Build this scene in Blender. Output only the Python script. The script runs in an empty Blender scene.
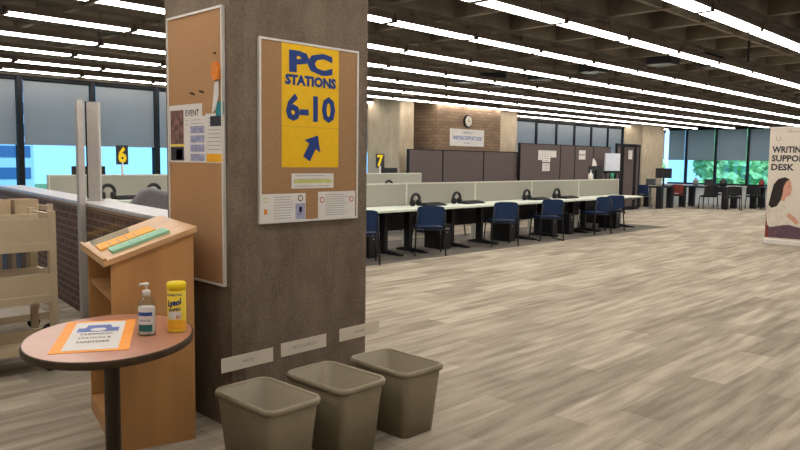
import bpy, bmesh, math, random
from mathutils import Vector, Matrix
random.seed(4)
C = bpy.context.scene
COL = C.collection
PI = math.pi

# ------------------------------------------------------------------ camera, world, sun, exposure
cam_d = bpy.data.cameras.new('camera'); cam = bpy.data.objects.new('camera', cam_d); COL.objects.link(cam)
cam_d.sensor_width = 36.0; cam_d.lens = 719.07 * 36.0 / 800.0; cam_d.clip_end = 500; cam_d.clip_start = .05
yaw, pit, rol = math.radians(44.3125), math.radians(5.1667), math.radians(.7605)
F = Vector((math.cos(pit)*math.cos(yaw), math.cos(pit)*math.sin(yaw), -math.sin(pit)))
R0 = Vector((math.sin(yaw), -math.cos(yaw), 0)); U0 = R0.cross(F)
Rr = R0*math.cos(rol) + U0*math.sin(rol); Ur = U0*math.cos(rol) - R0*math.sin(rol)
cm = Matrix((Rr, Ur, -F)).transposed().to_4x4(); cm.translation = Vector((0, 0, 1.5))
cam.matrix_world = cm
C.camera = cam

w = bpy.data.worlds.new('sky'); C.world = w; w.use_nodes = True
bg = w.node_tree.nodes['Background']; bg.inputs[0].default_value = (.36, .62, .95, 1); bg.inputs[1].default_value = 1.6
sd = bpy.data.lights.new('sun', 'SUN'); sd.energy = 3.0; sd.angle = .01; sd.color = (1, .95, .86)
so = bpy.data.objects.new('sun', sd); COL.objects.link(so); so.rotation_euler = (math.radians(38), 0, math.radians(-35)); so.location = (0, -20, 30)

C.view_settings.view_transform = 'Standard'; C.view_settings.look = 'None'
C.view_settings.gamma = 1.0; C.view_settings.use_curve_mapping = False
C.view_settings.exposure = 0.5
LAMP = 10.5        # emission of the fluorescent diffusers

# ------------------------------------------------------------------ materials
MATS = {}
def mat(name, col, rough=.7, metal=0, var=.12, scale=20, bump=0, emit=0, stretch=None, spec=.3, trans=0, bdist=.01):
    if name in MATS: return MATS[name]
    m = bpy.data.materials.new(name); m.use_nodes = True; nt = m.node_tree; b = nt.nodes['Principled BSDF']
    b.inputs['Roughness'].default_value = rough; b.inputs['Metallic'].default_value = metal
    b.inputs['Specular IOR Level'].default_value = spec
    if trans: b.inputs['Transmission Weight'].default_value = trans
    tc = nt.nodes.new('ShaderNodeTexCoord'); mp = nt.nodes.new('ShaderNodeMapping')
    nt.links.new(tc.outputs['Object'], mp.inputs[0])
    if stretch: mp.inputs['Scale'].default_value = stretch
    n = nt.nodes.new('ShaderNodeTexNoise'); n.inputs['Scale'].default_value = scale; n.inputs['Detail'].default_value = 5
    nt.links.new(mp.outputs[0], n.inputs['Vector'])
    r = nt.nodes.new('ShaderNodeValToRGB')
    c = Vector(col)
    r.color_ramp.elements[0].position = .3; r.color_ramp.elements[1].position = .7
    r.color_ramp.elements[0].color = (*(c*(1-var)), 1); r.color_ramp.elements[1].color = (*[min(1, x*(1+var)) for x in c], 1)
    nt.links.new(n.outputs[0], r.inputs[0]); nt.links.new(r.outputs[0], b.inputs['Base Color'])
    if bump:
        bp = nt.nodes.new('ShaderNodeBump'); bp.inputs['Strength'].default_value = bump; bp.inputs['Distance'].default_value = bdist
        nt.links.new(n.outputs[0], bp.inputs['Height']); nt.links.new(bp.outputs[0], b.inputs['Normal'])
    if emit:
        b.inputs['Emission Color'].default_value = (*col, 1); b.inputs['Emission Strength'].default_value = emit
    MATS[name] = m
    return m

def carpet_mat(name, ca, cb, cc):
    m = bpy.data.materials.new(name); m.use_nodes = True; nt = m.node_tree; b = nt.nodes['Principled BSDF']
    b.inputs['Roughness'].default_value = .95; b.inputs['Specular IOR Level'].default_value = .08
    tc = nt.nodes.new('ShaderNodeTexCoord')
    br = nt.nodes.new('ShaderNodeTexBrick')
    br.inputs['Scale'].default_value = 1; br.inputs['Brick Width'].default_value = 1.0; br.inputs['Row Height'].default_value = .25
    br.inputs['Mortar Size'].default_value = .003; br.inputs['Bias'].default_value = 0; br.offset = .37
    br.inputs['Color1'].default_value = (*ca, 1); br.inputs['Color2'].default_value = (*cb, 1)
    br.inputs['Mortar'].default_value = (*cc, 1)
    nt.links.new(tc.outputs['Object'], br.inputs['Vector'])
    mp = nt.nodes.new('ShaderNodeMapping'); mp.inputs['Scale'].default_value = (.55, 5, 1)
    nt.links.new(tc.outputs['Object'], mp.inputs[0])
    n = nt.nodes.new('ShaderNodeTexNoise'); n.inputs['Scale'].default_value = 2.4; n.inputs['Detail'].default_value = 4
    nt.links.new(mp.outputs[0], n.inputs['Vector'])
    r = nt.nodes.new('ShaderNodeValToRGB'); r.color_ramp.elements[0].position = .35; r.color_ramp.elements[1].position = .65
    r.color_ramp.elements[0].color = (.68, .68, .67, 1); r.color_ramp.elements[1].color = (1.10, 1.10, 1.08, 1)
    nt.links.new(n.outputs[0], r.inputs[0])
    mx = nt.nodes.new('ShaderNodeMix'); mx.data_type = 'RGBA'; mx.blend_type = 'MULTIPLY'; mx.inputs[0].default_value = 1
    nt.links.new(br.outputs['Color'], mx.inputs[6]); nt.links.new(r.outputs[0], mx.inputs[7])
    n2 = nt.nodes.new('ShaderNodeTexNoise'); n2.inputs['Scale'].default_value = 90
    nt.links.new(tc.outputs['Object'], n2.inputs['Vector'])
    r2 = nt.nodes.new('ShaderNodeValToRGB'); r2.color_ramp.elements[0].color = (.75, .75, .75, 1); r2.color_ramp.elements[1].color = (1.2, 1.2, 1.2, 1)
    nt.links.new(n2.outputs[0], r2.inputs[0])
    mx2 = nt.nodes.new('ShaderNodeMix'); mx2.data_type = 'RGBA'; mx2.blend_type = 'MULTIPLY'; mx2.inputs[0].default_value = 1
    nt.links.new(mx.outputs[2], mx2.inputs[6]); nt.links.new(r2.outputs[0], mx2.inputs[7])
    nt.links.new(mx2.outputs[2], b.inputs['Base Color'])
    MATS[name] = m; return m

def brick_mat(name, c1, c2, cm_, bw=.2, rh=.067, axis='XZ'):
    m = bpy.data.materials.new(name); m.use_nodes = True; nt = m.node_tree; b = nt.nodes['Principled BSDF']
    b.inputs['Roughness'].default_value = .85
    tc = nt.nodes.new('ShaderNodeTexCoord'); sp = nt.nodes.new('ShaderNodeSeparateXYZ'); cb = nt.nodes.new('ShaderNodeCombineXYZ')
    ad = nt.nodes.new('ShaderNodeMath'); ad.operation = 'ADD'
    nt.links.new(tc.outputs['Object'], sp.inputs[0])
    nt.links.new(sp.outputs[0], ad.inputs[0]); nt.links.new(sp.outputs[1], ad.inputs[1])
    nt.links.new(ad.outputs[0], cb.inputs[0]); nt.links.new(sp.outputs[2], cb.inputs[1])
    br = nt.nodes.new('ShaderNodeTexBrick'); br.inputs['Scale'].default_value = 1
    br.inputs['Brick Width'].default_value = bw; br.inputs['Row Height'].default_value = rh; br.inputs['Mortar Size'].default_value = .007
    br.inputs['Color1'].default_value = (*c1, 1); br.inputs['Color2'].default_value = (*c2, 1); br.inputs['Mortar'].default_value = (*cm_, 1)
    nt.links.new(cb.outputs[0], br.inputs['Vector']); nt.links.new(br.outputs['Color'], b.inputs['Base Color'])
    bp = nt.nodes.new('ShaderNodeBump'); bp.inputs['Strength'].default_value = .5; bp.inputs['Distance'].default_value = .01; bp.invert = True
    nt.links.new(br.outputs['Fac'], bp.inputs['Height']); nt.links.new(bp.outputs[0], b.inputs['Normal'])
    MATS[name] = m; return m

def concrete_mat(name, ca, cb):
    m = bpy.data.materials.new(name); m.use_nodes = True; nt = m.node_tree; b = nt.nodes['Principled BSDF']
    b.inputs['Roughness'].default_value = .85; b.inputs['Specular IOR Level'].default_value = .2
    tc = nt.nodes.new('ShaderNodeTexCoord')
    n = nt.nodes.new('ShaderNodeTexNoise'); n.inputs['Scale'].default_value = 5; n.inputs['Detail'].default_value = 8; n.inputs['Roughness'].default_value = .7
    mp = nt.nodes.new('ShaderNodeMapping'); mp.inputs['Scale'].default_value = (1, 1, .45); nt.links.new(tc.outputs['Object'], mp.inputs[0])
    nt.links.new(mp.outputs[0], n.inputs['Vector'])
    r = nt.nodes.new('ShaderNodeValToRGB'); r.color_ramp.elements[0].position = .32; r.color_ramp.elements[1].position = .68
    r.color_ramp.elements[0].color = (*ca, 1); r.color_ramp.elements[1].color = (*cb, 1); nt.links.new(n.outputs[0], r.inputs[0])
    v = nt.nodes.new('ShaderNodeTexVoronoi'); v.inputs['Scale'].default_value = 26; nt.links.new(tc.outputs['Object'], v.inputs['Vector'])
    r2 = nt.nodes.new('ShaderNodeValToRGB'); r2.color_ramp.elements[0].position = .03; r2.color_ramp.elements[1].position = .13
    r2.color_ramp.elements[0].color = (.6, .6, .6, 1); r2.color_ramp.elements[1].color = (1, 1, 1, 1); nt.links.new(v.outputs['Distance'], r2.inputs[0])
    n3 = nt.nodes.new('ShaderNodeTexNoise'); n3.inputs['Scale'].default_value = 70; n3.inputs['Detail'].default_value = 4; nt.links.new(tc.outputs['Object'], n3.inputs['Vector'])
    r3 = nt.nodes.new('ShaderNodeValToRGB'); r3.color_ramp.elements[0].position = .3; r3.color_ramp.elements[1].position = .7
    r3.color_ramp.elements[0].color = (.82, .82, .82, 1); r3.color_ramp.elements[1].color = (1.15, 1.15, 1.15, 1); nt.links.new(n3.outputs[0], r3.inputs[0])
    mx = nt.nodes.new('ShaderNodeMix'); mx.data_type = 'RGBA'; mx.blend_type = 'MULTIPLY'; mx.inputs[0].default_value = 1
    nt.links.new(r.outputs[0], mx.inputs[6]); nt.links.new(r2.outputs[0], mx.inputs[7])
    mx2 = nt.nodes.new('ShaderNodeMix'); mx2.data_type = 'RGBA'; mx2.blend_type = 'MULTIPLY'; mx2.inputs[0].default_value = 1
    nt.links.new(mx.outputs[2], mx2.inputs[6]); nt.links.new(r3.outputs[0], mx2.inputs[7])
    nt.links.new(mx2.outputs[2], b.inputs['Base Color'])
    bp = nt.nodes.new('ShaderNodeBump'); bp.inputs['Strength'].default_value = .5; bp.inputs['Distance'].default_value = .012
    nt.links.new(n3.outputs[0], bp.inputs['Height']); nt.links.new(bp.outputs[0], b.inputs['Normal'])
    MATS[name] = m; return m

def glass_mat(name, tint):
    m = bpy.data.materials.new(name); m.use_nodes = True; nt = m.node_tree; nt.nodes.clear()
    o = nt.nodes.new('ShaderNodeOutputMaterial'); t = nt.nodes.new('ShaderNodeBsdfTransparent'); t.inputs[0].default_value = (*tint, 1)
    g = nt.nodes.new('ShaderNodeBsdfGlossy'); g.inputs['Roughness'].default_value = .02
    mx = nt.nodes.new('ShaderNodeMixShader'); mx.inputs[0].default_value = .06
    nt.links.new(t.outputs[0], mx.inputs[1]); nt.links.new(g.outputs[0], mx.inputs[2]); nt.links.new(mx.outputs[0], o.inputs[0])
    MATS[name] = m; return m

def blind_mat():
    m = bpy.data.materials.new('blind_fabric'); m.use_nodes = True; nt = m.node_tree; b = nt.nodes['Principled BSDF']; o = nt.nodes['Material Output']
    b.inputs['Base Color'].default_value = (.27, .28, .29, 1); b.inputs['Roughness'].default_value = .95
    tr = nt.nodes.new('ShaderNodeBsdfTranslucent'); tr.inputs[0].default_value = (.60, .60, .60, 1)
    tc = nt.nodes.new('ShaderNodeTexCoord'); n = nt.nodes.new('ShaderNodeTexNoise'); n.inputs['Scale'].default_value = 2
    nt.links.new(tc.outputs['Object'], n.inputs['Vector'])
    mr = nt.nodes.new('ShaderNodeMapRange'); mr.inputs[3].default_value = .45; mr.inputs[4].default_value = .6; nt.links.new(n.outputs[0], mr.inputs[0])
    mx = nt.nodes.new('ShaderNodeMixShader'); nt.links.new(mr.outputs[0], mx.inputs[0])
    nt.links.new(b.outputs[0], mx.inputs[1]); nt.links.new(tr.outputs[0], mx.inputs[2]); nt.links.new(mx.outputs[0], o.inputs[0])
    MATS['blind_fabric'] = m
blind_mat()
carpet_mat('carpet', (.46, .395, .315), (.31, .265, .21), (.30, .26, .205))
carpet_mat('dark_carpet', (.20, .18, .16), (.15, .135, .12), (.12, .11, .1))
brick_mat('red_brick', (.12, .055, .035), (.07, .035, .025), (.2, .14, .1))
brick_mat('tan_brick', (.26, .17, .10), (.19, .12, .075), (.13, .09, .06), .22, .075)
concrete_mat('pillar_concrete', (.125, .095, .068), (.215, .168, .125))
concrete_mat('pale_concrete', (.36, .29, .2), (.5, .41, .3))
glass_mat('window_glass', (.75, .93, 1.0))
glass_mat('clear_plastic', (.86, .9, .9))
mat('ceiling_concrete', (.17, .14, .105), .9, var=.25, scale=3)
mat('cream_wall', (.45, .40, .32), .9, var=.05)
mat('frame_black', (.010, .011, .013), .7, spec=.15)
mat('sill_white', (.55, .57, .56), .5, var=.05)
mat('diffuser', (1.0, .94, .86), .5, var=0, emit=LAMP)
mat('fixture_brown', (.12, .09, .07), .6)
mat('cork', (.33, .19, .095), .95, var=.18, scale=160, bump=.3, bdist=.002)
mat('cork_light', (.40, .225, .11), .95, var=.12, scale=160, bump=.3, bdist=.002)
mat('board_frame', (.62, .60, .56), .4, var=.04)
mat('yellow_paper', (.76, .45, .008), .7, var=.04)
mat('navy', (.012, .04, .19), .6, var=.04)
mat('white_paper', (.66, .63, .60), .8, var=.04, scale=8)
mat('cream_paper', (.63, .56, .46), .8, var=.04, scale=8)
mat('print_grey', (.30, .29, .30), .8)
mat('print_black', (.03, .03, .04), .7)
mat('print_red', (.5, .06, .03), .7)
mat('print_orange', (.7, .22, .03), .7)
mat('print_blue', (.13, .17, .4), .7)
mat('print_lilac', (.30, .31, .47), .7, var=.3, scale=30)
mat('print_photo', (.17, .09, .08), .7, var=.7, scale=25)
mat('print_teal', (.02, .22, .25), .6)
mat('print_yellow_green', (.55, .55, .15), .7)
mat('oak', (.44, .225, .085), .45, var=.18, scale=6, stretch=(1, 1, .12), bump=.05)
mat('oak_top', (.56, .33, .16), .4, var=.14, scale=6, stretch=(.3, 3, 1))
mat('pale_wood', (.5, .38, .24), .6, var=.1, scale=6, stretch=(.3, 1, 3))
mat('oak_inside', (.40, .20, .075), .6, var=.15, scale=6, stretch=(1, 1, .15))
mat('pink_laminate', (.42, .19, .125), .28, var=.06, scale=10, spec=.5)
mat('table_edge', (.05, .03, .015), .5, var=.3, scale=30)
mat('table_column', (.06, .045, .03), .4)
mat('orange_folder', (.85, .33, .06), .6, var=.05)
mat('yellow_sheet', (.85, .42, .08), .7, var=.05)
mat('green_sheet', (.27, .52, .36), .7, var=.05)
mat('lid_yellow', (.85, .62, .01), .35, var=.03)
mat('can_yellow', (.88, .66, .06), .35, var=.05)
mat('can_orange', (.85, .42, .03), .35, var=.05)
mat('pump_white', (.70, .66, .62), .35, var=.03)
mat('label_green', (.02, .12, .12), .5, var=.2)
mat('label_blue', (.03, .08, .28), .5, var=.2)
mat('bin_plastic', (.26, .22, .15), .5, var=.05, spec=.4)
mat('cart_metal', (.50, .41, .28), .45, var=.06, scale=5)
mat('aluminium', (.46, .43, .40), .5, metal=.1, var=.06)
mat('cap_stone', (.50, .47, .46), .35, var=.12, scale=9)
mat('partition_fabric', (.31, .30, .255), .95, var=.08, scale=60)
mat('partition_cap', (.5, .5, .42), .6)
mat('desk_top', (.62, .66, .57), .4, var=.04)
mat('black_metal', (.014, .014, .016), .45)
mat('black_plastic', (.012, .012, .014), .5)
mat('chrome_leg', (.25, .24, .23), .35, metal=.7)
mat('chair_blue', (.005, .022, .075), .55, var=.15)
mat('chair_red', (.17, .03, .02), .7, var=.15)
mat('mauve_fabric', (.105, .08, .078), .95, var=.1, scale=40)
mat('grey_upholstery', (.17, .165, .17), .75, var=.1, scale=30)
mat('whiteboard_white', (.62, .64, .70), .35, var=.03)
mat('screen_dark', (.01, .01, .012), .2)
mat('monitor_back', (.03, .03, .035), .5)
mat('banner_print', (.62, .55, .46), .6, var=.03)
mat('skin', (.55, .28, .19), .6, var=.04)
mat('hair', (.02, .012, .01), .6)
mat('blouse', (.60, .54, .46), .7, var=.12, scale=12)
mat('plum', (.11, .06, .08), .7, var=.3)
mat('clock_face', (.75, .72, .62), .5, var=.02)
mat('book_a', (.10, .08, .07), .7); mat('book_b', (.20, .15, .10), .7); mat('book_c', (.06, .09, .14), .7)
mat('leaf', (.30, .55, .25), .8, var=.5, scale=3)
mat('bark', (.1, .07, .05), .9)
mat('facade', (.45, .62, .85), .7, var=.05); mat('facade_glass', (.05, .13, .30), .2)
mat('grass', (.1, .2, .07), .95, var=.3, scale=.5)

# ------------------------------------------------------------------ mesh helpers
class MB:
    def __init__(s): s.bm = bmesh.new(); s.mi = 0; s.mats = []
    def use(s, name):
        if name not in s.mats: s.mats.append(name)
        s.mi = s.mats.index(name); return s
    def face(s, vs):
        try:
            f = s.bm.faces.new(vs); f.material_index = s.mi; return f
        except ValueError: return None
    def box(s, x0, x1, y0, y1, z0, z1, M=None, bev=0):
        tmp = bmesh.new()
        vs = [tmp.verts.new((x, y, z)) for x in (x0, x1) for y in (y0, y1) for z in (z0, z1)]
        for q in ((0,1,3,2),(4,6,7,5),(0,4,5,1),(2,3,7,6),(0,2,6,4),(1,5,7,3)): tmp.faces.new([vs[i] for i in q])
        if bev: bmesh.ops.bevel(tmp, geom=tmp.edges[:], offset=bev, segments=2, affect='EDGES')
        s._merge(tmp, M); return s
    def _merge(s, tmp, M=None):
        if M is not None: bmesh.ops.transform(tmp, matrix=M, verts=tmp.verts)
        mp = {}
        for v in tmp.verts: mp[v] = s.bm.verts.new(v.co)
        for f in tmp.faces:
            g = s.face([mp[v] for v in f.verts])
            if g: g.smooth = f.smooth
        tmp.free()
    def tube(s, pts, r, n=8, cap=True, smooth=True):
        pts = [Vector(p) for p in pts]; rs = r if isinstance(r, (list, tuple)) else [r]*len(pts)
        rings = []; up = None
        for i, p in enumerate(pts):
            t = (pts[min(i+1, len(pts)-1)] - pts[max(i-1, 0)]).normalized()
            if up is None: up = Vector((0,0,1)) if abs(t.z) < .9 else Vector((1,0,0))
            a = t.cross(up).normalized(); b = a.cross(t).normalized(); up = b
            rings.append([s.bm.verts.new(p + (a*math.cos(2*PI*k/n) + b*math.sin(2*PI*k/n))*rs[i]) for k in range(n)])
        for A, B in zip(rings, rings[1:]):
            for k in range(n):
                f = s.face([A[k], A[(k+1)%n], B[(k+1)%n], B[k]])
                if f: f.smooth = smooth
        if cap: s.face(rings[0]); s.face(rings[-1][::-1])
        return s
    def lathe(s, prof, cx=0, cy=0, n=24, sx=1, sy=1, rot=0):
        rings = []
        for r, z in prof:
            ring = []
            for k in range(n):
                a = 2*PI*k/n; x, y = r*math.cos(a)*sx, r*math.sin(a)*sy
                ring.append(s.bm.verts.new((cx + x*math.cos(rot)-y*math.sin(rot), cy + x*math.sin(rot)+y*math.cos(rot), z)))
            rings.append(ring)
        for A, B in zip(rings, rings[1:]):
            for k in range(n):
                f = s.face([A[k], A[(k+1)%n], B[(k+1)%n], B[k]])
                if f: f.smooth = True
        s.face(rings[0][::-1]); s.face(rings[-1]); return s
    def poly(s, pts, thick, M):
        """closed outline in the local XY plane, extruded along local Z by thick, placed with M"""
        A = [s.bm.verts.new(M @ Vector((x, y, 0))) for x, y in pts]; B = [s.bm.verts.new(M @ Vector((x, y, thick))) for x, y in pts]
        s.face(A[::-1]); s.face(B); n = len(pts)
        for k in range(n): s.face([A[k], A[(k+1)%n], B[(k+1)%n], B[k]])
        return s
    def text(s, body, w, h, M, thick=.0012, warp=None, bold=.012):
        cu = bpy.data.curves.new('t', 'FONT'); cu.body = body; cu.align_x = 'CENTER'; cu.fill_mode = 'FRONT'; cu.resolution_u = 2; cu.offset = bold
        o = bpy.data.objects.new('t', cu); COL.objects.link(o)
        dg = bpy.context.evaluated_depsgraph_get(); me = bpy.data.meshes.new_from_object(o.evaluated_get(dg))
        bpy.data.objects.remove(o); bpy.data.curves.remove(cu)
        xs = [v.co.x for v in me.vertices]; ys = [v.co.y for v in me.vertices]
        x0, x1, y0, y1 = min(xs), max(xs), min(ys), max(ys)
        sx, sy = w/(x1-x0), h/(y1-y0)
        tmp = bmesh.new(); tmp.from_mesh(me); bpy.data.meshes.remove(me)
        for v in tmp.verts: v.co = Vector(((v.co.x-(x0+x1)/2)*sx, (v.co.y-(y0+y1)/2)*sy, thick))
        if warp:
            for v in tmp.verts: v.co = warp(v.co)
        s._merge(tmp, None if warp else M); return s
    def build(s, name, parent=None, loc=None, smooth=False, kind=None, recalc=True):
        if recalc: bmesh.ops.recalc_face_normals(s.bm, faces=s.bm.faces)
        me = bpy.data.meshes.new(name); s.bm.to_mesh(me); s.bm.free()
        for m in s.mats: me.materials.append(MATS[m])
        if smooth: me.polygons.foreach_set('use_smooth', [True]*len(me.polygons))
        o = bpy.data.objects.new(name, me); COL.objects.link(o)
        if parent is not None: o.parent = parent
        if loc is not None: o.location = loc
        if kind: o['kind'] = kind
        return o

def mb(m): return MB().use(m)
def tag(o, label, cat, group=None, kind=None):
    o['label'] = label; o['category'] = cat
    if group: o['group'] = group
    if kind: o['kind'] = kind
    return o
def thing(name, label, cat, loc=(0,0,0), rz=0, group=None):
    o = bpy.data.objects.new(name, None); COL.objects.link(o); o.empty_display_size = .1
    o.location = loc; o.rotation_euler = (0,0,rz)
    return tag(o, label, cat, group)
def kids(o): return [c for c in COL.objects if c.parent == o]
def dup(root, loc, rz=None, label=None, group=None):
    r = root.copy(); COL.objects.link(r); r.location = loc
    if rz is not None: r.rotation_euler = (0,0,rz)
    if label: r['label'] = label
    if group: r['group'] = group
    for ch in root['_k']:
        c = bpy.data.objects[ch].copy(); COL.objects.link(c); c.parent = r
    return r
def seal(root): root['_k'] = [c.name for c in kids(root)]; return root
def basis(o, u, v):   # local frame: x=u, y=v, z=u x v
    u = Vector(u).normalized(); v = Vector(v).normalized(); n = u.cross(v)
    M = Matrix((u, v, n)).transposed().to_4x4(); M.translation = Vector(o); return M

# ------------------------------------------------------------------ the setting
XW, YW = 27.6, 12.4
mb('carpet').box(-4.2, XW+.3, -6.2, YW+.3, -.2, 0).build('floor', kind='structure')
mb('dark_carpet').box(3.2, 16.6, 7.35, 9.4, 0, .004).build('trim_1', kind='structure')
f = mb('cream_wall'); f.box(-4.2, XW+.3, -6.4, -6.2, 0, 3.5); f.build('wall_back', kind='structure')
f = mb('cream_wall'); f.box(-4.4, -4.2, -6.4, YW+.3, 0, 3.5); f.build('wall_left', kind='structure')
f = mb('sill_white'); f.box(-4.2, XW, YW, YW+.3, 0, .72); f.box(-4.2, XW, YW-.12, YW, .66, .72)
f.use('ceiling_concrete').box(-4.2, XW, YW, YW+.3, 2.76, 3.5); f.build('wall_front', kind='structure')
f = mb('sill_white'); f.box(XW, XW+.3, -6.2, YW+.3, 0, .72); f.box(XW-.12, XW, -6.2, YW-.12, .66, .72)
f.use('ceiling_concrete').box(XW, XW+.3, -6.2, YW+.3, 2.86, 3.5); f.build('wall_right', kind='structure')
ROWS = [2.54 + 1.2*k for k in range(-5, 9)]
c = mb('ceiling_concrete'); c.box(-4.4, XW+.3, -6.4, YW+.3, 3.36, 3.7)
for y in ROWS:
    c.box(-4.2, XW, y-.06, y+.06, 2.95, 3.36)
    c.box(-4.2, XW, y+.575, y+.625, 2.97, 3.36)
for k in range(-11, 23):
    x = 6.75 + k*.94
    if x < XW: c.box(x-.035, x+.035, -6.2, YW, 2.96, 3.36)
c.box(-4.2, XW, YW-.25, YW, 2.80, 3.5); c.box(XW-.25, XW, -6.2, YW, 2.88, 3.5)
c.build('ceiling', kind='structure')

# windows of the far-left wall, one bay each, with a roller blind
def bay(n, a, b, axis, ztop, zs, mull=.042):
    f = mb('frame_black'); g = mb('window_glass')
    if axis == 'y': mull = .034
    if axis == 'x':
        f.box(a-mull, a+mull, YW-.05, YW+.10, .72, ztop); f.box(a+mull, b-mull, YW+.04, YW+.12, .72, .78); f.box(a+mull, b-mull, YW+.04, YW+.12, ztop-.05, ztop)
        f.box(a+mull, a+mull+.0, YW, YW, .72, .72) if 0 else None
        g.box(a+mull, b-mull, YW+.07, YW+.08, .78, ztop-.05)
    else:
        f.box(XW-.05, XW+.10, a-mull, a+mull, .72, ztop); f.box(XW+.04, XW+.12, a+mull, b-mull, .72, .78); f.box(XW+.04, XW+.12, a+mull, b-mull, ztop-.05, ztop)
        g.box(XW+.07, XW+.08, a+mull, b-mull, .78, ztop-.05)
    o = f.build('window_%d' % n, kind='structure'); g.build('glass_pane', o)
def blind(a, b, axis, ztop, zs, label, group):
    root = thing('roller_blind', label, 'blind', ((a+b)/2, YW, 0) if axis == 'x' else (XW, (a+b)/2, 0), 0, group)
    h = (b-a)/2 - .06; B = mb('blind_fabric'); T = mb('blind_fabric'); Z = mb('frame_black')
    if axis == 'x':
        B.box(-h, h, -.022, -.018, zs, ztop-.03); T.box(-h, h, -.035, .005, zs-.015, zs+.012); Z.tube([(-h, -.03, ztop-.045), (h, -.03, ztop-.045)], .035)
    else:
        B.box(-.022, -.018, -h, h, zs, ztop-.03); T.box(-.035, .005, -h, h, zs-.015, zs+.012); Z.tube([(-.03, -h, ztop-.045), (-.03, h, ztop-.045)], .035)
    B.build('fabric', root); T.build('bottom_bar', root); Z.build('roller', root)
xs = [.55, 1.70, 2.855, 4.01, 5.165, 6.32] + [6.32 + (19.62-6.32)/12*k for k in range(1, 13)] + [20.69, 21.76, 22.88, 23.92, 24.9, 26.0, XW-.15]
n = 1
for a, b in zip(xs, xs[1:]):
    bay(n, a, b, 'x', 2.76, 1.68); n += 1
    if b < 7.6: zone = ('grey roller blind half lowered behind the stations left of the concrete pillar', 'blinds left of the pillar')
    elif 10.5 < a < 12.6: zone = ('grey roller blind beside the pale column near the number 7 sign', 'blinds by the pale column')
    elif a > 15: zone = ('grey roller blind above the mauve office partitions on the window wall', 'blinds above the mauve partitions')
    else: zone = ('grey roller blind on the window wall hidden behind pillars', 'hidden blinds')
    if zone[1] != 'hidden blinds': blind(a, b, 'x', 2.76, 1.68, *zone)
ys = [YW-.06, 11.59, 10.48, 9.32, 8.17, 7.02, 5.87, 4.72]
ys2 = ys[::-1]
for a, b in zip(ys2, ys2[1:]):
    bay(n, a, b, 'y', 2.86, 1.66); n += 1
    if a > 6: blind(a, b, 'y', 2.86, 1.66, 'grey roller blind half lowered over the green trees at the far right end', 'blinds on the far right window wall')
f = mb('cream_wall'); f.box(XW, XW+.3, -6.2, 4.66, .72, 2.86); f.build('trim_2', kind='structure')
f = mb('cream_wall'); f.box(-4.2, .5, YW, YW+.3, .72, 2.76); f.build('trim_3', kind='structure')

# ------------------------------------------------------------------ outside
mb('grass').box(-60, 160, 13.5, 200, -6.3, -6).build('trim_4', kind='structure')
mb('grass').box(29, 120, -60, 13.5, -6.3, -6).build('trim_5', kind='structure')
b = thing('office_building', 'blue and white office block with window bands seen outside through the left windows', 'building', (26, 112, -6))
w_ = mb('facade'); w_.box(-22, 12, 0, 20, 0, 30); w_.build('facade_wall', b)
for k in range(9):
    g = mb('facade_glass'); g.box(-21.5, 11.5, -.1, 0, 1.0+k*3.1, 2.6+k*3.1); g.build('window_band', b)
def tree(x, y, h, r, label):
    t = thing('tree', label, 'tree', (x, y, -6), 0, None)
    mb('bark').tube([(0,0,0),(.1,0,h*.4),(0,.1,h*.7)], [.3,.22,.12]).build('trunk', t)
    bm = bmesh.new(); rnd = random.Random(x*7+y)
    for k in range(16):
        a = rnd.uniform(0, 2*PI); q = rnd.uniform(0, r*.7); z = h*.7 + rnd.uniform(-r*.8, r*.8)
        s_ = rnd.uniform(.35, .55)*r
        g = bmesh.ops.create_icosphere(bm, subdivisions=4, radius=s_, matrix=Matrix.Translation((q*math.cos(a), q*math.sin(a), z)))
        for v in g['verts']:
            v.co += v.normal*rnd.uniform(-.22, .22)*s_ if v.normal.length else Vector()
    m = MB().use('leaf'); m._merge(bm); m.build('crown', t)
tree(41, 21, 8.8, 2.6, 'green leafy tree outside, leftmost behind the right window wall')
tree(48, 16.2, 8.9, 3.2, 'low green tree outside, beyond the middle of the right window wall')
tree(41, 10.5, 8.8, 2.8, 'bright green tree outside the right windows, nearest the banner')
tree(50, 6.0, 9.0, 2.2, 'small green tree outside, just left of the roll-up banner')

# ------------------------------------------------------------------ ceiling lights
proto = thing('ceiling_light', '', 'ceiling light', (0,0,0))
h_ = mb('fixture_brown'); h_.box(-.6, .6, -.075, .075, 2.808, 2.87); h_.box(-.6, -.575, -.07, .07, 2.79, 2.808); h_.box(.575, .6, -.07, .07, 2.79, 2.808); h_.build('housing', proto); q_ = mb('fixture_brown'); q_.box(-.305, -.295, -.005, .005, 2.87, 2.95); q_.build('hanger', proto); q_ = mb('fixture_brown'); q_.box(.295, .305, -.005, .005, 2.87, 2.95); q_.build('hanger', proto)
d_ = mb('diffuser'); d_.box(-.575, .575, -.066, .066, 2.79, 2.808); d_.build('diffuser', proto)
seal(proto)
names = {0:'first', 1:'second', 2:'third', 3:'fourth', 4:'fifth', 5:'sixth', 6:'seventh', 7:'eighth', 8:'ninth', 9:'tenth', 10:'eleventh', 11:'twelfth', 12:'thirteenth', 13:'fourteenth'}
first = True
for j, y in enumerate(ROWS):
    order = names[len(ROWS)-1-j]
    if y < 1.5: xr = (-2.0, 12.0, 2.46)
    else: xr = (-2.3 if y < 5 else .9, XW-.4, 1.23)
    x = 4.71 + .615 - 1.23*6 + (j % 3)*.17
    while x < xr[1]:
        if x > xr[0]:
            lab = 'long fluorescent strip light in the %s row counted from the left window wall' % order
            grp = 'strip lights in the %s row' % order
            if first: proto.location = (x, y, 0); proto['label'] = lab; proto['group'] = grp; first = False
            else: dup(proto, (x, y, 0), 0, lab, grp)
        x += xr[2]
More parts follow.
